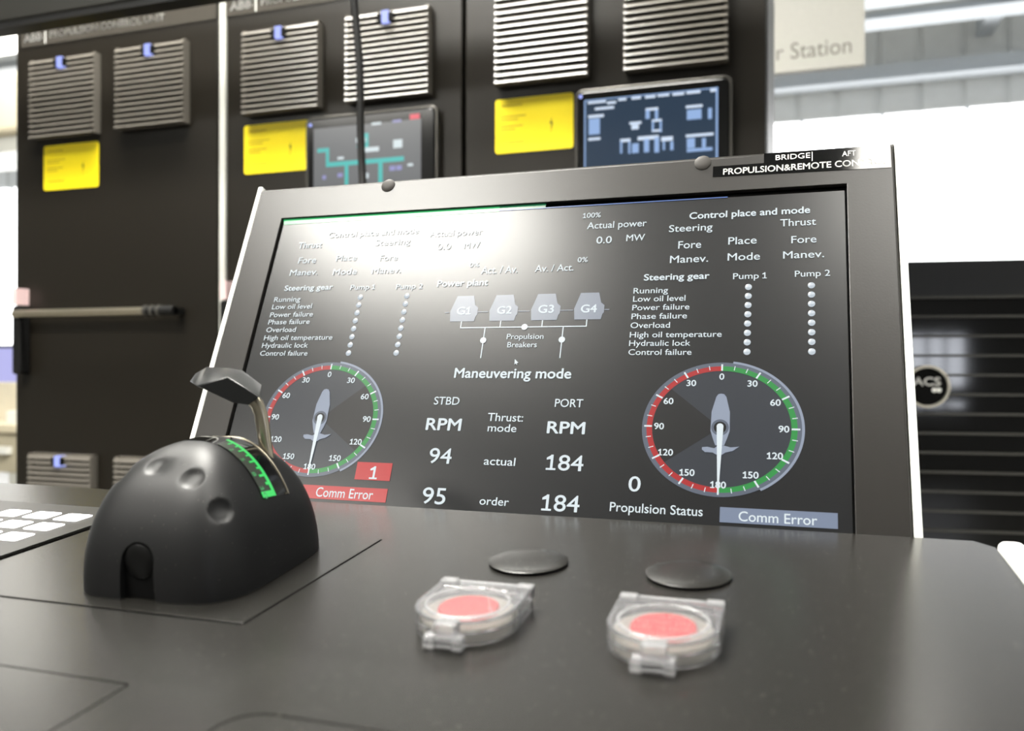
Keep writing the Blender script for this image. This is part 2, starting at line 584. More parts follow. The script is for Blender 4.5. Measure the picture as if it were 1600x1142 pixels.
def cabinet(x0, x1, label, vents, sticker, prof, lowvents, title):
    t = thing('switchgear_cabinet', label, 'cabinet', ((x0 + x1) / 2, CY, 0), group='propulsion cabinets in a row')
    inv = Matrix.Translation((-(x0 + x1) / 2, -CY, 0))
    root = bpy.data.objects.new('tmp', None)
    parts = []
    ztop = CAMZ + .90
    b = MB().box(x0 + .001, x1 - .001, CY + .022, CY + .60, .10, ztop).box(x0 + .02, x1 - .02, CY + .05, CY + .58, 0.0, .10).build('body', M['cabinet_side'], t)
    d = MB().box(x0 + (.020 if prof else .003), x1 - .003, CY, CY + .022, .11, ztop - .004).build('door', M['cabinet'], t, bevel=.0025)
    if prof:
        p = MB().box(x0 + .002, x0 + .018, CY - .004, CY + .02, .11, ztop - .004).build('edge_profile', M['light_alu'], t, bevel=.002)
        p['label'] = 'pale aluminium edge strip'
    s = MB().box(x0 + .02, x1 - .006, CY - .002, CY - .0004, CAMZ + .794, CAMZ + .845).build('title_strip', mat('title_strip_film', (62, 59, 54), 0.18), t)
    front_writing(s, 'ABB', x0 + .030, x0 + .088, CAMZ + .807, .018, CY - .0026, M['label_white'], .05)
    front_writing(s, '|', x0 + .098, x0 + .1005, CAMZ + .804, .022, CY - .0026, M['label_white'])
    front_writing(s, title, x0 + .114, x0 + .46, CAMZ + .809, .015, CY - .0026, M['label_white'], .03)
    for v in vents:
        vent(t, (v[0] + v[1]) / 2, CAMZ + v[2], CAMZ + v[3], v[1] - v[0])
    for v in lowvents:
        vent(t, (v[0] + v[1]) / 2, CAMZ - .410, CAMZ - .219, v[1] - v[0])
    yellow_label(t, sticker[0], sticker[1], CAMZ + .431, CAMZ + .541)
    # swing handle at the hinge edge with a pale tag
    h = MB().prism(rrect(-.013, .013, -.115, .055, .008), 0, .03, M=Matrix.Translation((x0 + .038, CY - .001, CAMZ + .09)) @ Matrix.Rotation(PI / 2, 4, 'X')).build('swing_handle', M['black_plastic'], t, bevel=.003)
    tg = MB().box(x0 + .030, x0 + .046, CY - .036, CY - .0005, CAMZ + .147, CAMZ + .188).build('tag', M['pink'], h)
    tg['label'] = 'pale pink tag'
    for o in list(t.children):
        o.data.transform(inv)
        for c in o.children:
            c.data.transform(inv)
    bpy.data.objects.remove(root)
    return t, inv


c1, i1 = cabinet(-1.862, -1.252, 'dark grey cabinet with a horizontal grab rail across its door', [(-1.793, -1.591, .557, .751), (-1.529, -1.331, .559, .751)], (-1.768, -1.597), False, [(-1.796, -1.599), (-1.530, -1.334)], 'PROPULSION CONTROL UNIT')
c2, i2 = cabinet(-1.250, -.649, 'dark grey cabinet with the teal pipe diagram on its panel', [(-1.174, -.979, .561, .748), (-.913, -.718, .564, .749)], (-1.182, -1.015), True, [(-1.174, -.979), (-.913, -.718)], 'PROPULSION CONTROL UNIT')
c3, i3 = cabinet(-.647, -.045, 'dark grey cabinet with the blue lit screen, beside the white wall', [(-.573, -.381, .566, .774), (-.310, -.115, .565, .765)], (-.578, -.414), False, [(-.573, -.381), (-.310, -.115)], 'PROPULSION CONTROL UNIT')

# grab rail on the first cabinet
r = MB().tube([(-1.825, CY - .035, CAMZ + .124), (-1.425, CY - .035, CAMZ + .124)], .0095, 14).build('grab_rail', M['steel'], c1, smooth=40)
r2 = MB().tube([(-1.425, CY - .035, CAMZ + .124), (-1.345, CY - .035, CAMZ + .124)], .0115, 14).build('rail_grip', M['black_plastic'], r, smooth=40)
r3 = MB()
for x in (-1.424, -1.405, -1.386):
    r3.lathe([(.0118, -.004), (.0135, -.003), (.0135, .003), (.0118, .004)], 18, M=Matrix.Translation((x, CY - .035, CAMZ + .124)) @ Matrix.Rotation(PI / 2, 4, 'Y'))
r3 = r3.build('clamp_ring', M['dark_steel'], r, smooth=40)
r4 = MB().box(-1.36, -1.345, CY - .035, CY + .001, CAMZ + .116, CAMZ + .132).build('bracket', M['black_plastic'], r)
r5 = MB().box(-1.825, -1.811, CY - .035, CY + .001, CAMZ + .117, CAMZ + .131).build('bracket', M['black_plastic'], r)
for o in (r, r2, r3, r4, r5):
    o.data.transform(i1)


def panel_pc(cab, inv, x0, x1, z0, z1, sx0, sx1, sz0, sz1, led, bg, name='operator_panel'):
    o = MB().prism(rrect(x0, x1, z0, z1, .012), 0, .020, M=Matrix.Translation((0, CY - .0005, 0)) @ Matrix.Rotation(PI / 2, 4, 'X')).build(name, M['gloss_frame'], cab, bevel=.003)
    rim = MB().ring(rrect(x0 - .006, x1 + .006, z0 - .006, z1 + .006, .016), rrect(x0, x1, z0, z1, .012), 0, .017, M=Matrix.Translation((0, CY - .0005, 0)) @ Matrix.Rotation(PI / 2, 4, 'X')).build('rim', M['rim'], o, bevel=.002)
    s = MB().box(sx0, sx1, CY - .0213, CY - .0195, sz0, sz1).build('screen', bg, o)
    l = MB().lathe([(.0035, 0), (.0035, .002)], 14, M=Matrix.Translation((led[0], CY - .0205, led[1])) @ Matrix.Rotation(PI / 2, 4, 'X')).build('indicator_light', M['blue_led'], o)
    for q in (o, rim, s, l):
        q.data.transform(inv)
    return o


def screen_rects(o, inv, rects, m, name):
    g = MB()
    for a, b, c, d in rects:
        g.add([(a, CY - .0217, c), (b, CY - .0217, c), (b, CY - .0217, d), (a, CY - .0217, d)], [(0, 1, 2, 3)])
    q = g.build(name, m, o, fix=False)
    q.data.transform(inv)
    return q


M['gloss_frame'] = mat('panel_front_glass', (14, 14, 14), 0.12, var=0)
M['rim'] = mat('panel_rim', (88, 86, 82), 0.25, metal=0.6)
# teal pipe diagram
p2 = panel_pc(c2, i2, -1.006, -.705, CAMZ + .292, CAMZ + .534, -.990, -.735, CAMZ + .312, CAMZ + .512, (-.998, CAMZ + .521), lit('grey_display', (112, 114, 116), 1.0, rough=.2))
teal = lit('teal_graphic', (80, 190, 185), 1.0, rough=.2)
pale = lit('pale_graphic', (215, 228, 232), 1.0, rough=.2)
lil = lit('lilac_graphic', (150, 150, 200), 1.0, rough=.2)
redg = lit('red_graphic', (225, 70, 90), 1.0, rough=.2)


def PX(px, py):
    """position on the teal display"""
    return -.990 + (px - 110) / (1130 - 110) * .252, CAMZ + .512 - (py - 300) / 560 * .122


def R2(l):
    out = []
    for a, b, c, d in l:
        x0, z1 = PX(a, b); x1, z0 = PX(c, d)
        out.append((x0, x1, z0, z1))
    return out


screen_rects(p2, i2, R2([(150, 500, 265, 540), (235, 540, 265, 650), (235, 645, 985, 690), (560, 420, 600, 645), (540, 500, 650, 530), (540, 390, 650, 430), (620, 430, 650, 500), (420, 690, 455, 900), (745, 690, 785, 900)]), teal, 'pipe_graphic')
screen_rects(p2, i2, R2([(530, 430, 565, 475), (600, 430, 640, 475), (615, 530, 750, 575), (885, 480, 970, 560), (560, 780, 650, 830), (350, 600, 410, 625), (680, 295, 770, 318), (1020, 720, 1070, 745)]), pale, 'value_graphic')
screen_rects(p2, i2, R2([(880, 290, 960, 312), (850, 730, 905, 775), (915, 730, 965, 775), (350, 760, 400, 800), (200, 770, 235, 810)]), lil, 'symbol_graphic')
screen_rects(p2, i2, R2([(1040, 250, 1130, 300)]), redg, 'alarm_graphic')
# blue switchboard diagram
p3 = panel_pc(c3, i3, -.401, -.113, CAMZ + .292, CAMZ + .533, -.387, -.133, CAMZ + .312, CAMZ + .5155, (-.3945, CAMZ + .524), lit('slate_display', (40, 58, 78), 1.0, rough=.2))
bl = lit('ice_blue_graphic', (150, 180, 225), 1.0, rough=.2)
wh = lit('white_graphic', (215, 230, 250), 1.0, rough=.2)


def PB(px, py):
    return -.387 + (px - 105) / (1380 - 105) * .254, CAMZ + .5155 - (py - 265 + (px - 105) * .095) / 570 * .117


def R3(l):
    out = []
    for a, b, c, d in l:
        x0, z1 = PB(a, b); x1, _ = PB(c, b); _, z0 = PB(a, d)
        out.append((x0, x1, z0, z1))
    return out


screen_rects(p3, i3, R3([(105, 265, 118, 900), (1362, 140, 1380, 800), (105, 262, 1380, 272), (460, 640, 480, 760), (540, 640, 560, 760), (575, 665, 640, 755), (690, 620, 740, 745), (790, 600, 835, 745), (870, 640, 890, 720), (940, 640, 970, 720), (705, 350, 745, 435), (795, 350, 825, 435), (765, 440, 785, 555), (840, 440, 860, 555), (1095, 350, 1230, 440), (1290, 330, 1325, 430), (1095, 610, 1170, 700), (1235, 605, 1270, 690), (1095, 705, 1330, 735), (150, 440, 260, 590)]), bl, 'breaker_graphic')
for q_ in [(140, 275, 320, 298), (330, 275, 420, 298), (440, 245, 520, 268), (570, 230, 660, 255), (700, 220, 800, 245), (820, 208, 930, 230), (960, 195, 1070, 220), (1090, 180, 1220, 205), (1310, 150, 1362, 185), (210, 332, 400, 356), (145, 405, 300, 432), (145, 620, 265, 645), (550, 465, 665, 490), (570, 490, 640, 535), (630, 600, 830, 635), (460, 625, 560, 655), (855, 600, 965, 640), (705, 335, 825, 360), (765, 440, 860, 462), (765, 535, 860, 555), (1085, 310, 1240, 335), (1085, 575, 1340, 600)]:
    screen_rects(p3, i3, R3([q_]), wh, 'text_graphic')

# ------------------------------------------------------------------ overhead trunking with the hanging cable
ol = mat('olive_black_paint', (21, 20, 15), 0.5)
tr = thing('cable_trunking', 'dark olive overhead trunking crossing in front of the cabinet tops', 'trunking', (-.9, 1.31, CAMZ + .685))
MB().box(-1.7, 1.5, 0, .040, .012, .18).build('channel', ol, tr, bevel=.004)
MB().box(-1.7, 1.5, .003, .040, 0, .012).build('lower_lip', M['black_plastic'], tr)
for x in (-1.5, 1.3):
    MB().tube([(x, .02, .18), (x, .02, ZC - CAMZ - .685)], .008, 8).build('hanger_rod', M['dark_steel'], tr)
cb = MB().tube([(-.7362, 1.33, CAMZ + .6848), (-.7355, 1.33, CAMZ + .6425), (-.7295, 1.33, CAMZ + .585), (-.7243, 1.33, CAMZ + .529), (-.7225, 1.33, CAMZ + .47), (-.7223, 1.33, CAMZ + .416), (-.7205, 1.33, CAMZ + .37), (-.717, 1.328, CAMZ + .325), (-.700, 1.30, CAMZ + .22), (-.64, 1.18, CAMZ + .10), (-.52, .98, CAMZ + .03), (-.44, .80, CAMZ + .03)], .0066, 12).build('hanging_cable', M['black_plastic'], smooth=60)
tag(cb, 'black cable hanging down behind the large monitor', 'cable')

# ------------------------------------------------------------------ the console
OX, OY, OZ = -.21612, .60298, CAMZ - .10984
SL = math.radians(4.9)

M['desk'] = dusty(mat('console_grey_coat', (27, 26, 24), 0.26, var=0.05, scale=900, bump=0.06), 1100, 0.016)
M['dome'] = dusty(mat('soft_black_plastic', (16, 16, 17), 0.47, spec=.42, var=0.05, scale=900, bump=0.04), 1500, 0.008)
M['plate'] = dusty(mat('black_base_plate', (34, 34, 35), 0.40, var=0.05, scale=900, bump=0.05), 1100, 0.03)

desk_root = thing('console', 'broad dark grey sloping console top carrying the buttons and the lever', 'console', (OX, OY, OZ), (SL, 0, 0))
XL, XR, YF = -1.5, .334, -.80
# top slab: back edge leans forward underneath so that the monitor passes behind it
sec = [(YF, -.030), (-.034, -.030), (-.006, -.004), (-.005, 0.0), (YF, 0.0)]
v = []
NXS = [XL, XR - .010, XR]
for x, cut in ((XL, 0), (XR - .010, 0), (XR, .012)):
    for y, z in sec:
        v.append((x, y - (cut if y > -.1 else 0), z))
f = []
n = len(sec)
for i in range(2):
    for k in range(n):
        f.append((i * n + k, i * n + (k + 1) % n, (i + 1) * n + (k + 1) % n, (i + 1) * n + k))
f += [tuple(range(n)), tuple(range(2 * n + n - 1, 2 * n - 1, -1))]
top = MB().add(v, f).build('console_top', M['desk'], desk_root)
G = MB()


def groove_rect(x0, x1, y0, y1, r, w=.0011, d=.004):
    G.ring(rrect(x0 - w / 2, x1 + w / 2, y0 - w / 2, y1 + w / 2, r + w / 2), rrect(x0 + w / 2, x1 - w / 2, y0 + w / 2, y1 - w / 2, max(.0005, r - w / 2)), -d, .002)


groove_rect(-.2078, -.0458, -.2425, -.0897, .0015)          # insert under the lever
groove_rect(-.420, -.0525, -.60, -.3122, .002)              # lower left insert
groove_rect(.0072, .150, -.60, -.3185, .016)                # front insert with rounded corner
G.ring(rrect(-.620, -.2672, -.260, -.0625, .003), rrect(-.615, -.2722, -.256, -.0634, .002), -.006, .002)   # keypad recess
carve(top, G)
Minv = Matrix.Rotation(-SL, 4, 'X')
mb = MB()
mb.add([(XL + .02, YF + .05, -.0305), (XR - .02, YF + .05, -.0305), (XR - .02, -.06, -.0305), (XL + .02, -.06, -.0305),
        tuple(Minv @ Vector((XL + .02, YF + .25, -OZ))), tuple(Minv @ Vector((XR - .02, YF + .25, -OZ))), tuple(Minv @ Vector((XR - .02, -.06, -OZ))), tuple(Minv @ Vector((XL + .02, -.06, -OZ)))],
       [(0, 1, 2, 3), (7, 6, 5, 4), (0, 4, 5, 1), (1, 5, 6, 2), (2, 6, 7, 3), (3, 7, 4, 0)])
mb.build('console_body', M['cabinet_side'], desk_root)
# white guard bar along the outer edge
bar = MB().prism(rrect(.3350, .3500, -.78, -.0125, .006, 6), -.045, .004).build('edge_guard', M['white_paint'], desk_root, bevel=.004, seg=3)
bar['label'] = 'white rounded edge bar'
MB().prism(rrect(-.2072, -.0464, -.2419, -.0903, .0015), .0001, .0005).build('lever_insert', M['desk'], desk_root, bevel=.0005)
led = MB().box(-.1535, -.1490, -.3330, -.3290, -.0005, .0006).build('green_indicator', lit('green_indicator', (90, 225, 140), 1.0), desk_root)


def on_desk(x, y, h=0.0):
    return Vector((OX, OY, OZ)) + Matrix.Rotation(SL, 3, 'X') @ Vector((x, y, h))


# ------------------------------------------------------------------ large monitor
TILT = math.radians(90 - 22.692)
mon = thing('monitor', 'large black framed monitor rising from the back of the console', 'monitor', (OX, OY, OZ), (TILT, 0, 0))
M['bezel'] = mat('anthracite_bezel', (33, 31, 29), 0.32, spec=.42, var=0.03, scale=600, bump=0.04)
BX0, BX1, BY0, BY1 = -.2830, .2904, -.016, .3068
OX0, OX1, OY0, OY1 = -.2513, .2554, -.014, .2705
mb = MB()
out0 = [(BX0, BY0), (BX1, BY0), (BX1, BY1), (BX0, BY1)]
out1 = [(BX0 + .0006, BY0 + .003), (BX1 - .0018, BY0 + .003), (BX1 - .0018, BY1 - .0040), (BX0 + .0006, BY1 - .0040)]
inn = [(OX0, OY0), (OX1, OY0), (OX1, OY1), (OX0, OY1)]
zs = [(out0, -.022), (out0, -.0005), (out1, .003), (inn, .003), (inn, -.0006)]
v = [(x, y, z) for pl, z in zs for x, y in pl]
f = []
for i in range(4):
    for k in range(4):
        j = (k + 1) % 4
        f.append((i * 4 + k, i * 4 + j, (i + 1) * 4 + j, (i + 1) * 4 + k))
mb.add(v, f)
bz = mb.build('bezel', M['bezel'], mon, bevel=.0006)
MB().box(-.2870, .2945, BY0, .3085, -.034, -.0225).build('rear_frame', M['dark_steel'], mon, bevel=.001)
for x0, x1, y1 in ((-.2882, -.2832, .3092), (.2906, .2958, .3090)):
    MB().box(x0, x1, BY0, y1, -.0222, .0028).build('edge_strip', M['white_paint'], mon, bevel=.0008)['label'] = 'white edge strip'
MB().box(-.270, .270, BY0, .290, -.075, -.034).box(-.2513, .2554, -.014, .2705, -.0225, -.0030).build('housing', M['black_plastic'], mon)
MB().box(-.10, .10, -.014, .12, -.13, -.0755).build('mount_bracket', M['dark_steel'], mon)
# cover caps on the bezel
M['cap'] = mat('matte_cap_plastic', (52, 49, 46), 0.6, spec=.35)
for x in (-.1434, .1449):
    MB().lathe([(.0068, 0), (.0068, .0009), (.0056, .0017), (.003, .0021), (.0004, .0022)], 28, M=Matrix.Translation((x, .2994, .0026))).build('cover_cap', M['cap'], mon, smooth=50)
# engraved plate at the top
pl = MB().prism([(.1535, .2848), (.2875, .2826), (.2875, .3036), (.1935, .3041), (.1935, .2948), (.1535, .2948)], .0030, .0034).build('name_plate', M['gloss_black'], mon)
pl['label'] = 'gloss black engraved strip'
writing('BRIDGE', .2025, .2288, .2967, .0048, .00352).build('lettering', M['label_white'], pl, fix=False)
writing('|', .2300, .2306, .2957, .0066, .00352).build('lettering', M['label_white'], pl, fix=False)
writing('AFT', .2525, .2625, .2958, .0048, .00352).build('lettering', M['label_white'], pl, fix=False)
writing('PROPULSION&REMOTE CONTROL', .1617, .2855, .2862, .0056, .00352, .03).build('lettering', M['label_white'], pl, fix=False)

# --- the display
DSP = dict(rough=SCREEN_ROUGH)
disp = lit('display_ground', (26, 27, 29), 1.0, **DSP)
screen = MB().box(-.2500, .2538, -.0138, .2664, -.0028, 0.0).build('screen', disp, mon)
t_white = lit('display_white', (226, 236, 240), 1.0, **DSP)
t_grey = lit('display_blue_grey', (150, 160, 178), 1.0, **DSP)
t_box = lit('display_status_blue', (128, 140, 162), 1.0, **DSP)
t_red = lit('display_red', (196, 40, 44), 1.0, **DSP)
t_dred = lit('display_dial_red', (180, 46, 48), 1.0, **DSP)
t_green = lit('display_dial_green', (50, 148, 72), 1.0, **DSP)
t_face = lit('display_dial_face', (54, 58, 65), 1.0, **DSP)
t_sector = lit('display_dial_sector', (34, 34, 35), 1.0, **DSP)
t_ring = lit('display_dial_ring', (98, 106, 120), 1.0, **DSP)
t_ringl = lit('display_dial_ring_light', (150, 160, 178), 1.0, **DSP)
t_lamp = lit('display_status_lamp', (196, 206, 214), 1.0, **DSP)
t_gen = lit('display_generator_grey', (138, 146, 160), 1.0, **DSP)
t_dark = lit('display_black', (14, 15, 16), 1.0, **DSP)
t_refl = lit('green_bezel_reflection', (62, 188, 112), 1.0, **DSP)
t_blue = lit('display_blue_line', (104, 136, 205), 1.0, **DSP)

for s, x0, x1, y, h, b in TEXTS:
    writing(s, x0, x1, y, h, .0006, .042 if b else .014).build('caption', t_white, screen, fix=False)
# green bezel reflection painted as a glowing strip, fading into a thin blue line
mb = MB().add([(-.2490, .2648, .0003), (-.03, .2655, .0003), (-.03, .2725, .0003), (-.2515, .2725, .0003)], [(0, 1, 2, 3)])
mb.build('bezel_reflection', t_refl, screen, fix=False)
MB().flat([(-.03, .2666), (.0125, .2668), (.0125, .2725), (-.03, .2725)], .0003).build('bezel_reflection', lit('green_bezel_reflection_dim', (40, 118, 78), 1.0, **DSP), screen, fix=False)
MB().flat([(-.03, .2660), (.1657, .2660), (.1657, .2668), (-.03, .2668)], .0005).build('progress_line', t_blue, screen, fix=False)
# boxes
MB().flat([(.1679, .0011), (.2447, .0011), (.2447, .0118), (.1679, .0118)], .0004).build('status_box', t_box, screen, fix=False)
MB().flat([(-.1202, .0186), (-.0887, .0186), (-.0887, .0333), (-.1202, .0333)], .0004).build('status_box', t_red, screen, fix=False)
MB().flat([(-.1660, .0011), (-.0889, .0011), (-.0889, .0122), (-.1660, .0122)], .0004).build('status_box', t_red, screen, fix=False)
# status lamps
for xc in (.1836, .2291, -.1498, -.1042):
    for k in range(8):
        MB().lathe([(.0026, 0), (.0021, .0003), (.0012, .0006), (.0002, .0007)], 14, M=Matrix.Translation((xc, .1841 - k * .00774, .0003))).build('status_lamp', t_lamp, screen, smooth=60)
# power plant diagram
gen = [(-.0118, 0), (-.0130, .0098), (-.0107, .0164), (-.0082, .0240), (.0082, .0240), (.0108, .0150), (.0140, .0125), (.0140, .0060), (.0128, .0045), (.0118, 0)]
gen = [(x * .92, y) for x, y in gen][::-1]
for gx in (-.0486, -.0132, .0232, .0596):
    MB().flat([(gx + x, .1587 + y) for x, y in gen][::-1], .0003).build('generator_symbol', t_gen, screen, fix=False)
L_ = MB()
w = .0009


def seg(x0, y0, x1, y1, mb, w=w, z=.0004, mi=0):
    d = Vector((x1 - x0, y1 - y0)); p = Vector((-d.y, d.x)).normalized() * (w / 2)
    mb.add([(x0 - p.x, y0 - p.y, z), (x1 - p.x, y1 - p.y, z), (x1 + p.x, y1 + p.y, z), (x0 + p.x, y0 + p.y, z)], [(0, 1, 2, 3)], mi)


seg(-.0492, .1527, .0596, .1527, L_)
for gx in (-.0488, -.0138, .0222, .0592):
    seg(gx, .1527, gx, .1586, L_)
seg(-.0268, .1527, -.0268, .125, L_); seg(.0403, .1527, .0403, .125, L_)
L_.build('busbar_diagram', t_white, screen, fix=False)
L2 = MB()
for a, b in ((-.0655, -.0615), (-.0355, -.0262), (.0000, .0102), (.0362, .0470), (.0728, .0768)):
    seg(a, .1672, b, .1672, L2, .0007)
L2.build('shaft_line', t_gen, screen, fix=False)
for x, y in ((-.0268, .141), (.0075, .1527), (.0403, .141)):
    MB().flat(circ(x, y, .0027, 20), .0006).build('breaker_symbol', t_white, screen, fix=False)
MB().flat([(.0030, .1240), (.0031, .1192), (.0042, .1203), (.0050, .1190), (.0056, .1194), (.0049, .1206), (.0064, .1207)], .0007).build('mouse_pointer', t_white, screen, fix=False)

RX, RY = .0550, .0550 * .904


def pol(cx, cy, r, a):
    a = math.radians(a)
    return cx + RX * r * math.sin(a), cy + RY * r * math.cos(a)


def band(mb, cx, cy, r0, r1, a0, a1, z, mi, n=48):
    for k in range(n):
        p = a0 + (a1 - a0) * k / n; q = a0 + (a1 - a0) * (k + 1) / n
        P = [pol(cx, cy, r0, p), pol(cx, cy, r1, p), pol(cx, cy, r1, q), pol(cx, cy, r0, q)]
        mb.add([(x, y, z) for x, y in P], [(3, 2, 1, 0)], mi)


def dial(cx, cy, dark0, dark1):
    mb = MB()
    band(mb, cx, cy, .0, .995, 0, 360, .0002, 0, 96)
    band(mb, cx, cy, .0, .89, dark0, dark1, .0003, 1)
    band(mb, cx, cy, .965, 1.03, 0, 360, .0003, 2, 96)
    band(mb, cx, cy, 1.022, 1.056, 8, 150, .00035, 3, 60)
    band(mb, cx, cy, .893, .968, 0, 180, .0004, 4)
    band(mb, cx, cy, .893, .968, 180, 360, .0004, 5)
    for k in range(36):
        a = k * 10
        big = a % 30 == 0
        p = pol(cx, cy, .895 if big else .915, a); q = pol(cx, cy, 1.0 if big else .985, a)
        seg(p[0], p[1], q[0], q[1], mb, .0013 if big else .0006, .0006, 6)
    for a in range(0, 360, 30):
        lab = str(a if a <= 180 else 360 - a)
        r = .80 if a not in (180,) else .855
        x, y = pol(cx, cy, r, a)
        vv, ff = glyphs(lab, .04)
        x0 = min(p[0] for p in vv); x1 = max(p[0] for p in vv)
        sy = .0047 / CAP; sx = sy * 1.1
        mb.add([(x + (px - (x0 + x1) / 2) * sx, y - .00235 + py * sy, .0007) for px, py in vv], ff, 6)
    o = mb.build('dial', [t_face, t_sector, t_ring, t_ringl, t_green, t_dred, t_white], screen, fix=False)
    hull = [(.0002, .0263), (-.0020, .0258), (-.0034, .0237), (-.0064, .0121), (-.0067, -.0026), (-.0050, -.0080), (-.0030, -.0135), (.0032, -.0135), (.0052, -.0080), (.0068, -.0026), (.0066, .0121), (.0038, .0237), (.0022, .0258)]
    fin = [(-.0122, -.0152), (-.0085, -.0148), (-.0035, -.0158), (-.0012, -.0137), (.0035, -.0137), (.0078, -.0148), (.0138, -.0140), (.0094, -.0173), (.0042, -.0188), (.0020, -.0205), (-.0020, -.0205), (-.0045, -.0190), (-.0100, -.0188), (-.0122, -.0170)]
    mb = MB().flat([(cx + x, cy + y) for x, y in hull], .0008).flat([(cx + x, cy + y) for x, y in fin], .0009)
    mb.build('ship_symbol', t_grey, screen, fix=False)
    n = MB().flat(circ(cx, cy, .0062, 28), .0010, 0).flat(circ(cx, cy, .0044, 28), .0011, 2)
    n.flat([(cx - .0024, cy + .0008), (cx - .0005, cy - .0458), (cx + .0005, cy - .0458), (cx + .0024, cy + .0008)], .0013, 1).flat(circ(cx, cy + .0006, .00245, 20), .00135, 1)
    n.build('needle', [t_ring, t_white, t_dark], screen, fix=False)


dial(.1661, .0700, 232, 312)
dial(-.1635, .0700, 48, 128)

# ------------------------------------------------------------------ azimuth control head with lever
lev = thing('control_lever', 'black domed control head with a paddle lever and green lit scale', 'control lever', on_desk(-.00331, .00905, -.00246), (SL, 0, 0))
lev.scale = (1.0153, 1.0153, 1.0153)
DC = dict(cx=-.1187, cy=-.1742, a=.0525, b=.0607, H=.0781, n=.4532, m=.9196, rot=.0482)
Z0 = .0030


def dome_h(x, y):
    c, s = math.cos(DC['rot']), math.sin(DC['rot'])
    dx, dy = x - DC['cx'], y - DC['cy']
    X, Y = dx * c + dy * s, -dx * s + dy * c
    g = abs(X / DC['a']) ** (2 / DC['n']) + abs(Y / DC['b']) ** (2 / DC['n'])
    k = 1 - min(1, g) ** (DC['n'] / DC['m'])
    return Z0 + DC['H'] * max(0.0, k) ** (DC['m'] / 2)


def dome_n(x, y):
    e = 1e-4
    return Vector((-(dome_h(x + e, y) - dome_h(x - e, y)) / (2 * e), -(dome_h(x, y + e) - dome_h(x, y - e)) / (2 * e), 1)).normalized()


NT, NP = 200, 90
dimples = [((-.0785, -.2130, .0488), .0072, .0028), ((-.0972, -.2111, .0658), .0072, .0024), ((-.1243, -.2076, .0712), .0072, .0024), ((-.1481, -.2073, .0640), .0072, .0024)]
v, f = [], []
for j in range(NP):
    P = (PI / 2) * j / NP
    cp, sp = math.cos(P) ** DC['m'], math.sin(P) ** DC['m']
    for i in range(NT):
        T = 2 * PI * i / NT
        ct = math.copysign(abs(math.cos(T)) ** DC['n'], math.cos(T)); st = math.copysign(abs(math.sin(T)) ** DC['n'], math.sin(T))
        X, Y = DC['a'] * cp * ct, DC['b'] * cp * st
        c, s = math.cos(DC['rot']), math.sin(DC['rot'])
        p = Vector((DC['cx'] + X * c - Y * s, DC['cy'] + X * s + Y * c, Z0 + DC['H'] * sp))
        for q, R, d in dimples:
            r = (p - Vector(q)).length / R
            if r < 1:
                nn = (p - Vector((DC['cx'], DC['cy'], .02))).normalized()
                p = p - nn * d * (1 - r ** 2.6)
        v.append(tuple(p))
v.append((DC['cx'], DC['cy'], Z0 + DC['H']))
for j in range(NP - 1):
    for i in range(NT):
        k = (i + 1) % NT
        f.append((j * NT + i, j * NT + k, (j + 1) * NT + k, (j + 1) * NT + i))
for i in range(NT):
    f.append(((NP - 1) * NT + i, (NP - 1) * NT + (i + 1) % NT, NP * NT))
f.append(tuple(range(NT - 1, -1, -1)))
dome = MB().add(v, f).build('dome_cover', M['dome'], lev)
# arched recess in the front
M['lock'] = mat('lock_black', (10, 10, 10), 0.35, spec=.3)
ay = -.2355
arch = [(-.1292, -.01), (-.1058, -.01), (-.1078, .0225)] + [(-.1180 + .0104 * math.cos(a), .0238 + .0104 * math.sin(a)) for a in [PI * k / 12 for k in range(13)]] + [(-.1286, .0225)]
cut = MB()
n = len(arch)
cut.add([(x, ay - .02, z) for x, z in arch] + [(x, ay + .0048, z) for x, z in arch], [tuple(range(n)), tuple(range(2 * n - 1, n - 1, -1))] + [(i, n + i, n + (i + 1) % n, (i + 1) % n) for i in range(n)])
carve(dome, cut)
me = dome.data
me.polygons.foreach_set('use_smooth', [True] * len(me.polygons))
bm = bmesh.new(); bm.from_mesh(me)
for e in bm.edges:
    if len(e.link_faces) == 2 and e.calc_face_angle(0) > math.radians(32):
        e.smooth = False
bm.to_mesh(me); bm.free()
w_ = MB()
sc_ = [(x * .97 - .118 * .03, z * .97 + .0012) for x, z in arch]
sc_ = [(x, max(z, .0032)) for x, z in sc_]
w_.add([(x, ay + .0040, z) for x, z in sc_] + [(x, ay + .0080, z) for x, z in sc_], [tuple(range(n)), tuple(range(2 * n - 1, n - 1, -1))] + [(i, n + i, n + (i + 1) % n, (i + 1) % n) for i in range(n)])
w_.build('recess_panel', M['gap'], lev)
MB().lathe([(.0094, 0), (.0094, .0010), (.0085, .0015), (.004, .0019), (.0004, .0020)], 28, M=Matrix.Translation((-.1180, ay + .0046, .0235)) @ Matrix.Rotation(PI / 2, 4, 'X')).build('lock_button', M['lock'], lev, smooth=50)


def on_dome(x0, x1, y0, y1, off, nx=40, ny=4, mi=0, mb=None):
    mb = mb or MB()
    vv, ff = [], []
    for i in range(nx + 1):
        x = x0 + (x1 - x0) * i / nx
        for j in range(ny + 1):
            y = y0 + (y1 - y0) * j / ny
            p = Vector((x, y, dome_h(x, y))) + dome_n(x, y) * off
            vv.append(tuple(p))
    for i in range(nx):
        for j in range(ny):
            a = i * (ny + 1) + j
            ff.append((a, a + ny + 1, a + ny + 2, a + 1))
    mb.add(vv, ff, mi)
    return mb


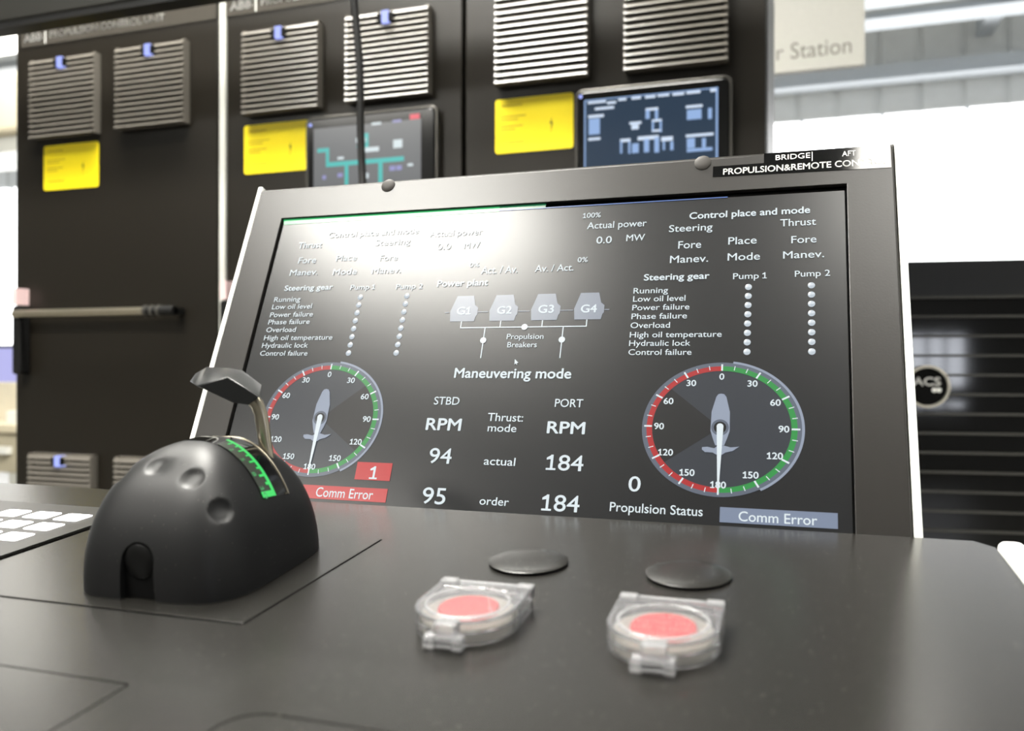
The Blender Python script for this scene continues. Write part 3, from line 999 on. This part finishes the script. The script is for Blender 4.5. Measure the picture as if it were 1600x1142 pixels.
g_on = lit('scale_green', (70, 225, 110), 1.0, rough=.3)
g_dim = lit('scale_dim_green', (52, 96, 66), 1.0, rough=.3)
sl_ = on_dome(-.128, -.0738, -.1812, -.1548, .00025).build('scale_window', M['gloss_black'], lev, smooth=80, fix=False)
sb = MB()
on_dome(-.1035, -.0742, -.1808, -.1700, .0005, mb=sb, mi=0)
sb.build('scale_plate', mat('scale_grey', (52, 56, 50), .3), sl_, smooth=80, fix=False)
sb = MB()
on_dome(-.1050, -.0745, -.1712, -.1685, .0008, mb=sb)
on_dome(-.0755, -.0740, -.1812, -.1685, .0008, 2, 8, mb=sb)
for k, x in enumerate((-.1010, -.0975, -.0940, -.0905, -.0870, -.0838, -.0808, -.0780)):
    on_dome(x, x + .0009, -.1712 - (.0040 if k % 2 == 0 else .0022), -.1712, .0008, 2, 3, mb=sb)
sb.build('green_scale', g_on, sl_, smooth=80, fix=False)
sb = MB()
for x in (-.0965, -.0893, -.0822, -.0770):
    vv, ff = glyphs({-.0965: '2', -.0893: '5', -.0822: '8', -.0770: '10'}[x], .03)
    sb.add([tuple(Vector((x + a * .0036, -.1800 + b * .0042, dome_h(x + a * .0036, -.1800 + b * .0042))) + dome_n(x + a * .0036, -.1800 + b * .0042) * .0009) for a, b in vv], ff)
sb.build('scale_figures', lit('scale_figure_green', (80, 170, 105), 1.0, rough=.3), sl_, fix=False)
pts_ = []
for k in range(30):
    x = -.126 + (-.0740 + .126) * k / 29
    pts_.append(tuple(Vector((x, -.1555, dome_h(x, -.1555))) + dome_n(x, -.1555) * .0004))
pts_.append(tuple(Vector((-.0741, -.1580, dome_h(-.0741, -.1580))) + dome_n(-.0741, -.1580) * .0004))
MB().tube(pts_, .00065, 8).build('chrome_edge', M['steel'], sl_, smooth=60)
# lever: bent flat bar and faceted paddle
MB().tube([(-.0905, -.150, .060), (-.0922, -.150, .0757), (-.0932, -.150, .0860), (-.0942, -.150, .0930), (-.0962, -.1505, .0985), (-.0990, -.151, .1022), (-.1030, -.152, .1055), (-.1090, -.1535, .1090)], .0046, 16, flat=.62).build('lever_bar', M['steel'], lev, smooth=50)
pts3 = [(-.1282, -.165, .1113), (-.1059, -.165, .1171), (-.0839, -.165, .1052), (-.0917, -.165, .1001), (-.1018, -.165, .1011),
        (-.1497, -.145, .1117), (-.1451, -.145, .1169), (-.1362, -.145, .1212), (-.1195, -.145, .1205), (-.1091, -.145, .1170), (-.1023, -.145, .1131), (-.0980, -.145, .1076),
        (-.1400, -.135, .1140), (-.1180, -.133, .1180), (-.1030, -.135, .1090), (-.1100, -.140, .1040), (-.1330, -.150, .1085)]
bm = bmesh.new()
for p in pts3:
    bm.verts.new(p)
bmesh.ops.convex_hull(bm, input=bm.verts)
me = bpy.data.meshes.new('paddle_grip'); bm.to_mesh(me); bm.free()
me.materials.append(mat('grip_black_plastic', (20, 21, 22), 0.3, var=.03))
pg = bpy.data.objects.new('paddle_grip', me); col.objects.link(pg); pg.parent = lev
bv = pg.modifiers.new('edge', 'BEVEL'); bv.width = .0007; bv.segments = 3; bv.limit_method = 'ANGLE'; bv.angle_limit = math.radians(30)
me.polygons.foreach_set('use_smooth', [True] * len(me.polygons))
bm = bmesh.new(); bm.from_mesh(me)
for e in bm.edges:
    if len(e.link_faces) == 2 and e.calc_face_angle(0) > math.radians(38):
        e.smooth = False
bm.to_mesh(me); bm.free()

# ------------------------------------------------------------------ guarded push buttons
M['clear'] = mat('clear_acrylic', (250, 250, 252), 0.05, spec=0.6, transmission=0.95, ior=1.45, var=0.0)
M['frost'] = mat('frosted_acrylic', (250, 250, 252), 0.22, spec=0.6, transmission=0.86, ior=1.45, var=0.0)
M['cream'] = mat('cream_collar', (214, 210, 198), 0.4)
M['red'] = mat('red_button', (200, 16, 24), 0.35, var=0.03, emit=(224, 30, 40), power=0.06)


def d_shape(R, back, n=28, ear=0.0):
    """round front, flat back at y = back"""
    out = [(R + ear, back), (-R - ear, back)] if ear == 0 else [(R, back), (-R, back)]
    for k in range(n + 1):
        a = PI + PI * k / n
        out.append((R * math.cos(a), R * math.sin(a)))
    return out


def guarded_button(x, y, label, rz=0.0):
    t = thing('guarded_button', label, 'push button', on_desk(x, y), (SL, 0, rz), group='emergency buttons under clear covers')
    t.scale = (1.035, 1.035, .70)
    R = .0245
    MB().ring(d_shape(R, .0270), d_shape(R - .0022, .0250), .0001, .0078).build('base', M['clear'], t, bevel=.0005)
    MB().ring(circ(0, .001, .0221, 40), circ(0, .002, .0152, 40), .0001, .0096).build('collar', M['cream'], t, smooth=40, bevel=.0006)
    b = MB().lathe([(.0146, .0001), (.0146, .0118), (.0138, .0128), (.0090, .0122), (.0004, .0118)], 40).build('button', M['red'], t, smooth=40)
    b.data.transform(Matrix.Translation((0, .002, 0)))
    lid = MB()
    lid.ring(d_shape(R, .0290), d_shape(R - .0020, .0270), .0086, .0150)
    lid.ring(d_shape(R, .0290), circ_d(R - .0045, .0200), .0150, .0166)
    lid.prism(circ_d(R - .0046, .0199), .0152, .0160)
    l = lid.build('cover_lid', M['clear'], t, bevel=.0004)
    MB().ring(circ(0, .001, .0206, 40), circ(0, .001, .0192, 40), .0160, .0172).build('lid_rim', M['frost'], l, bevel=.0004, smooth=40)
    MB().box(-.0245, -.0160, .0245, .0310, .0080, .0178).box(.0160, .0245, .0245, .0310, .0080, .0178).box(-.0155, .0155, .0265, .0305, .0100, .0168).build('hinge', M['frost'], l, bevel=.0008)
    MB().box(-.0052, .0052, -.0296, -.0215, .0090, .0172).box(-.0088, .0088, -.0312, -.0256, .0066, .0100).box(-.0092, -.0044, -.0318, -.0256, .0014, .0080).box(.0044, .0092, -.0318, -.0256, .0014, .0080).box(-.0050, .0050, -.0312, -.0262, .0020, .0038).build('latch', M['frost'], t, bevel=.0005)
    return t


def circ_d(r, back, n=28):
    out = [(r, back), (-r, back)]
    for k in range(n + 1):
        a = PI + PI * k / n
        out.append((r * math.cos(a), r * math.sin(a)))
    return out


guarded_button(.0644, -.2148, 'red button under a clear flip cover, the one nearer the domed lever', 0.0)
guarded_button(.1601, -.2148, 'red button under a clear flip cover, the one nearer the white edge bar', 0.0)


def round_cap(x, y, label):
    t = MB().lathe([(.0226, .0001), (.0226, .0006), (.0240, .0012), (.0240, .0018), (.0225, .0024), (.0150, .0031), (.0070, .0035), (.0004, .0036)], 56).build('cover_disc', M['desk'], loc=on_desk(x, y), rot=(SL, 0, 0), smooth=50)
    return tag(t, label, 'cover disc', 'flat cover discs on the console')


round_cap(.0648, -.1148, 'flat round disc in the console, the one nearer the domed lever')
round_cap(.1600, -.1158, 'flat round disc in the console, the one nearer the white edge bar')

# ------------------------------------------------------------------ keypad with lit keys
kp = thing('keypad', 'dark keypad with rows of glowing white keys beside the domed lever', 'keypad', on_desk(0, 0), (SL, 0, 0))
MB().prism(rrect(-.6145, -.2728, -.2555, -.0640, .002), .0001, .0012).build('key_panel', mat('keypad_grey', (32, 31, 29), .38, var=.04, scale=700), kp, bevel=.0004)
key_m = lit('lit_key', (255, 255, 252), 1.15, rough=.4, base=(200, 200, 200))
for c in range(3):
    for r_ in range(3):
        x1 = -.2919 - .0302 * c
        y1 = -.0873 - .0261 * r_
        MB().prism(rrect(x1 - .0236, x1, y1 - .0182, y1, .0028), .0012, .0020).build('key', key_m, kp, bevel=.0003)

# ------------------------------------------------------------------ equipment rack
RZ = math.radians(7.7)
rk = thing('equipment_rack', 'glossy black rack of blank panels against the bright white wall', 'rack', (.376, 2.158, 0), (0, 0, RZ))
M['rack'] = mat('rack_black', (13, 13, 13), 0.35)
M['rack_panel'] = mat('rack_panel_gloss', (9, 9, 9), 0.055, var=.0)
M['rack_line'] = mat('rack_line_grey', (62, 61, 57), 0.4)
xa, xb = -.322, .150
RT = CAMZ + .240
MB().box(xa, xb, .012, .70, .06, RT).box(xa + .02, xb - .02, .04, .66, 0, .06).build('frame', M['rack'], rk)
MB().box(xa, xb, -.004, .011, RT - .081, RT).build('top_panel', M['rack'], rk, bevel=.001)
z = RT - .083
for i in range(20):
    g = MB().box(xa + .004, xb - .004, 0, .011, z - .0425, z - .0035).build('blank_panel', M['rack_panel'], rk)
    MB().box(xa + .006, xb - .008, -.004, .008, z - .0030, z + .0022).build('panel_edge', M['rack_line'], rk)
    z -= .04445
bd = MB().ring(circ(-.087, CAMZ - .0475, .0485, 48), circ(-.087, CAMZ - .0475, .0430, 48), 0, .010, M=Matrix.Translation((0, -.0045, 0)) @ Matrix.Rotation(PI / 2, 4, 'X')).build('badge_ring', M['steel'], rk, smooth=40)
dsc = MB().prism(circ(-.087, CAMZ - .0475, .0430, 48), 0, .004, M=Matrix.Translation((0, -.0045, 0)) @ Matrix.Rotation(PI / 2, 4, 'X')).build('badge_disc', M['gap'], bd)
front_writing(bd, 'ACS', -.117, -.058, CAMZ - .045, .018, -.0092, M['label_white'], .05)
g = MB()
for x in (-.0715, -.0615):
    g.lathe([(.0055, 0), (.0055, .001)], 14, M=Matrix.Translation((x, -.0088, CAMZ - .0555)) @ Matrix.Rotation(PI / 2, 4, 'X'))
g.build('badge_mark', M['label_white'], bd)

# ------------------------------------------------------------------ hanging sign
sg = thing('station_sign', 'pale grey hanging sign board reading r Station', 'sign', (.0, 3.2, CAMZ + 1.054))
MB().box(-.42, .236, 0, .03, 0, .95).build('board', mat('sign_board_grey', (164, 163, 156), .6), sg)
mb = writing('r Station', -.058, .193, .045, .056, 0)
mb.v = [(a, -.0006, b) for a, b, _ in mb.v]
mb.build('lettering', mat('sign_grey_ink', (96, 96, 88), .6), sg, fix=False)
for x in (-.3, .15):
    MB().tube([(x, .015, .95), (x, .015, ZC - CAMZ - 1.054)], .004, 8).build('suspension_wire', M['steel'], sg)

# ------------------------------------------------------------------ work table at the far end
wt = thing('work_table', 'cream topped work table with a drawer beyond the cabinets', 'table', (-4.35, 3.2, 0))
cream = mat('cream_laminate', (214, 204, 178), .5)
MB().box(-.75, .72, 0, .7, .76, .80).build('table_top', cream, wt, bevel=.004)
dr = MB().box(-.2, .70, .02, .6, .56, .755).build('drawer', mat('beige_drawer', (176, 168, 146), .5), wt, bevel=.003)
MB().box(.2, .66, -.012, .02, .655, .69).build('handle', M['white_paint'], dr)
for x in (-.7, .66):
    for y in (.05, .62):
        MB().box(x - .025, x + .025, y - .025, y + .025, 0, .76 if x < 0 else .56).build('leg', M['light_alu'], wt)
MB().box(-.75, .72, .22, .25, .80, 1.005).build('back_panel', mat('pale_cream_panel', (224, 216, 196), .6, var=.12, scale=9), wt, bevel=.004)
ws = thing('desk_display', 'lilac glowing display standing on the cream work table', 'display', (-3.95, 3.52, .8005))
MB().box(-.36, .26, 0, .03, .16, .405).build('housing', M['black_plastic'], ws, bevel=.003)
MB().box(-.345, .245, -.003, -.0002, .172, .388).build('screen', lit('lilac_display', (186, 186, 240), 1.0, rough=.3), ws)
MB().box(-.12, .04, .0, .14, 0, .012).box(-.06, -.02, .031, .05, .012, .20).build('stand', M['black_plastic'], ws)
o = MB().box(-.045, .045, -.03, .03, 0, .06).box(-.041, .041, -.026, .026, .06, .064).build('small_box', M['white_paint'], loc=(-3.74, 3.30, .8005), bevel=.003)
tag(o, 'small white box on the cream work table', 'box')
vd = thing('ventilation_duct', 'cream ventilation duct hanging high beyond the cabinets', 'duct', (-6.5, 5.0, CAMZ + 1.66))
MB().box(-2.4, 1.9, 0, .6, .12, .62).build('duct', mat('cream_duct', (226, 216, 190), .5), vd, bevel=.06, seg=4)
MB().box(-2.4, 1.9, .05, .55, 0, .12).build('lower_flange', M['light_alu'], vd)
for x in (-1.8, 1.5):
    MB().tube([(x, .3, .62), (x, .3, ZC - CAMZ - 1.66)], .01, 8).build('hanger_rod', M['steel'], vd)
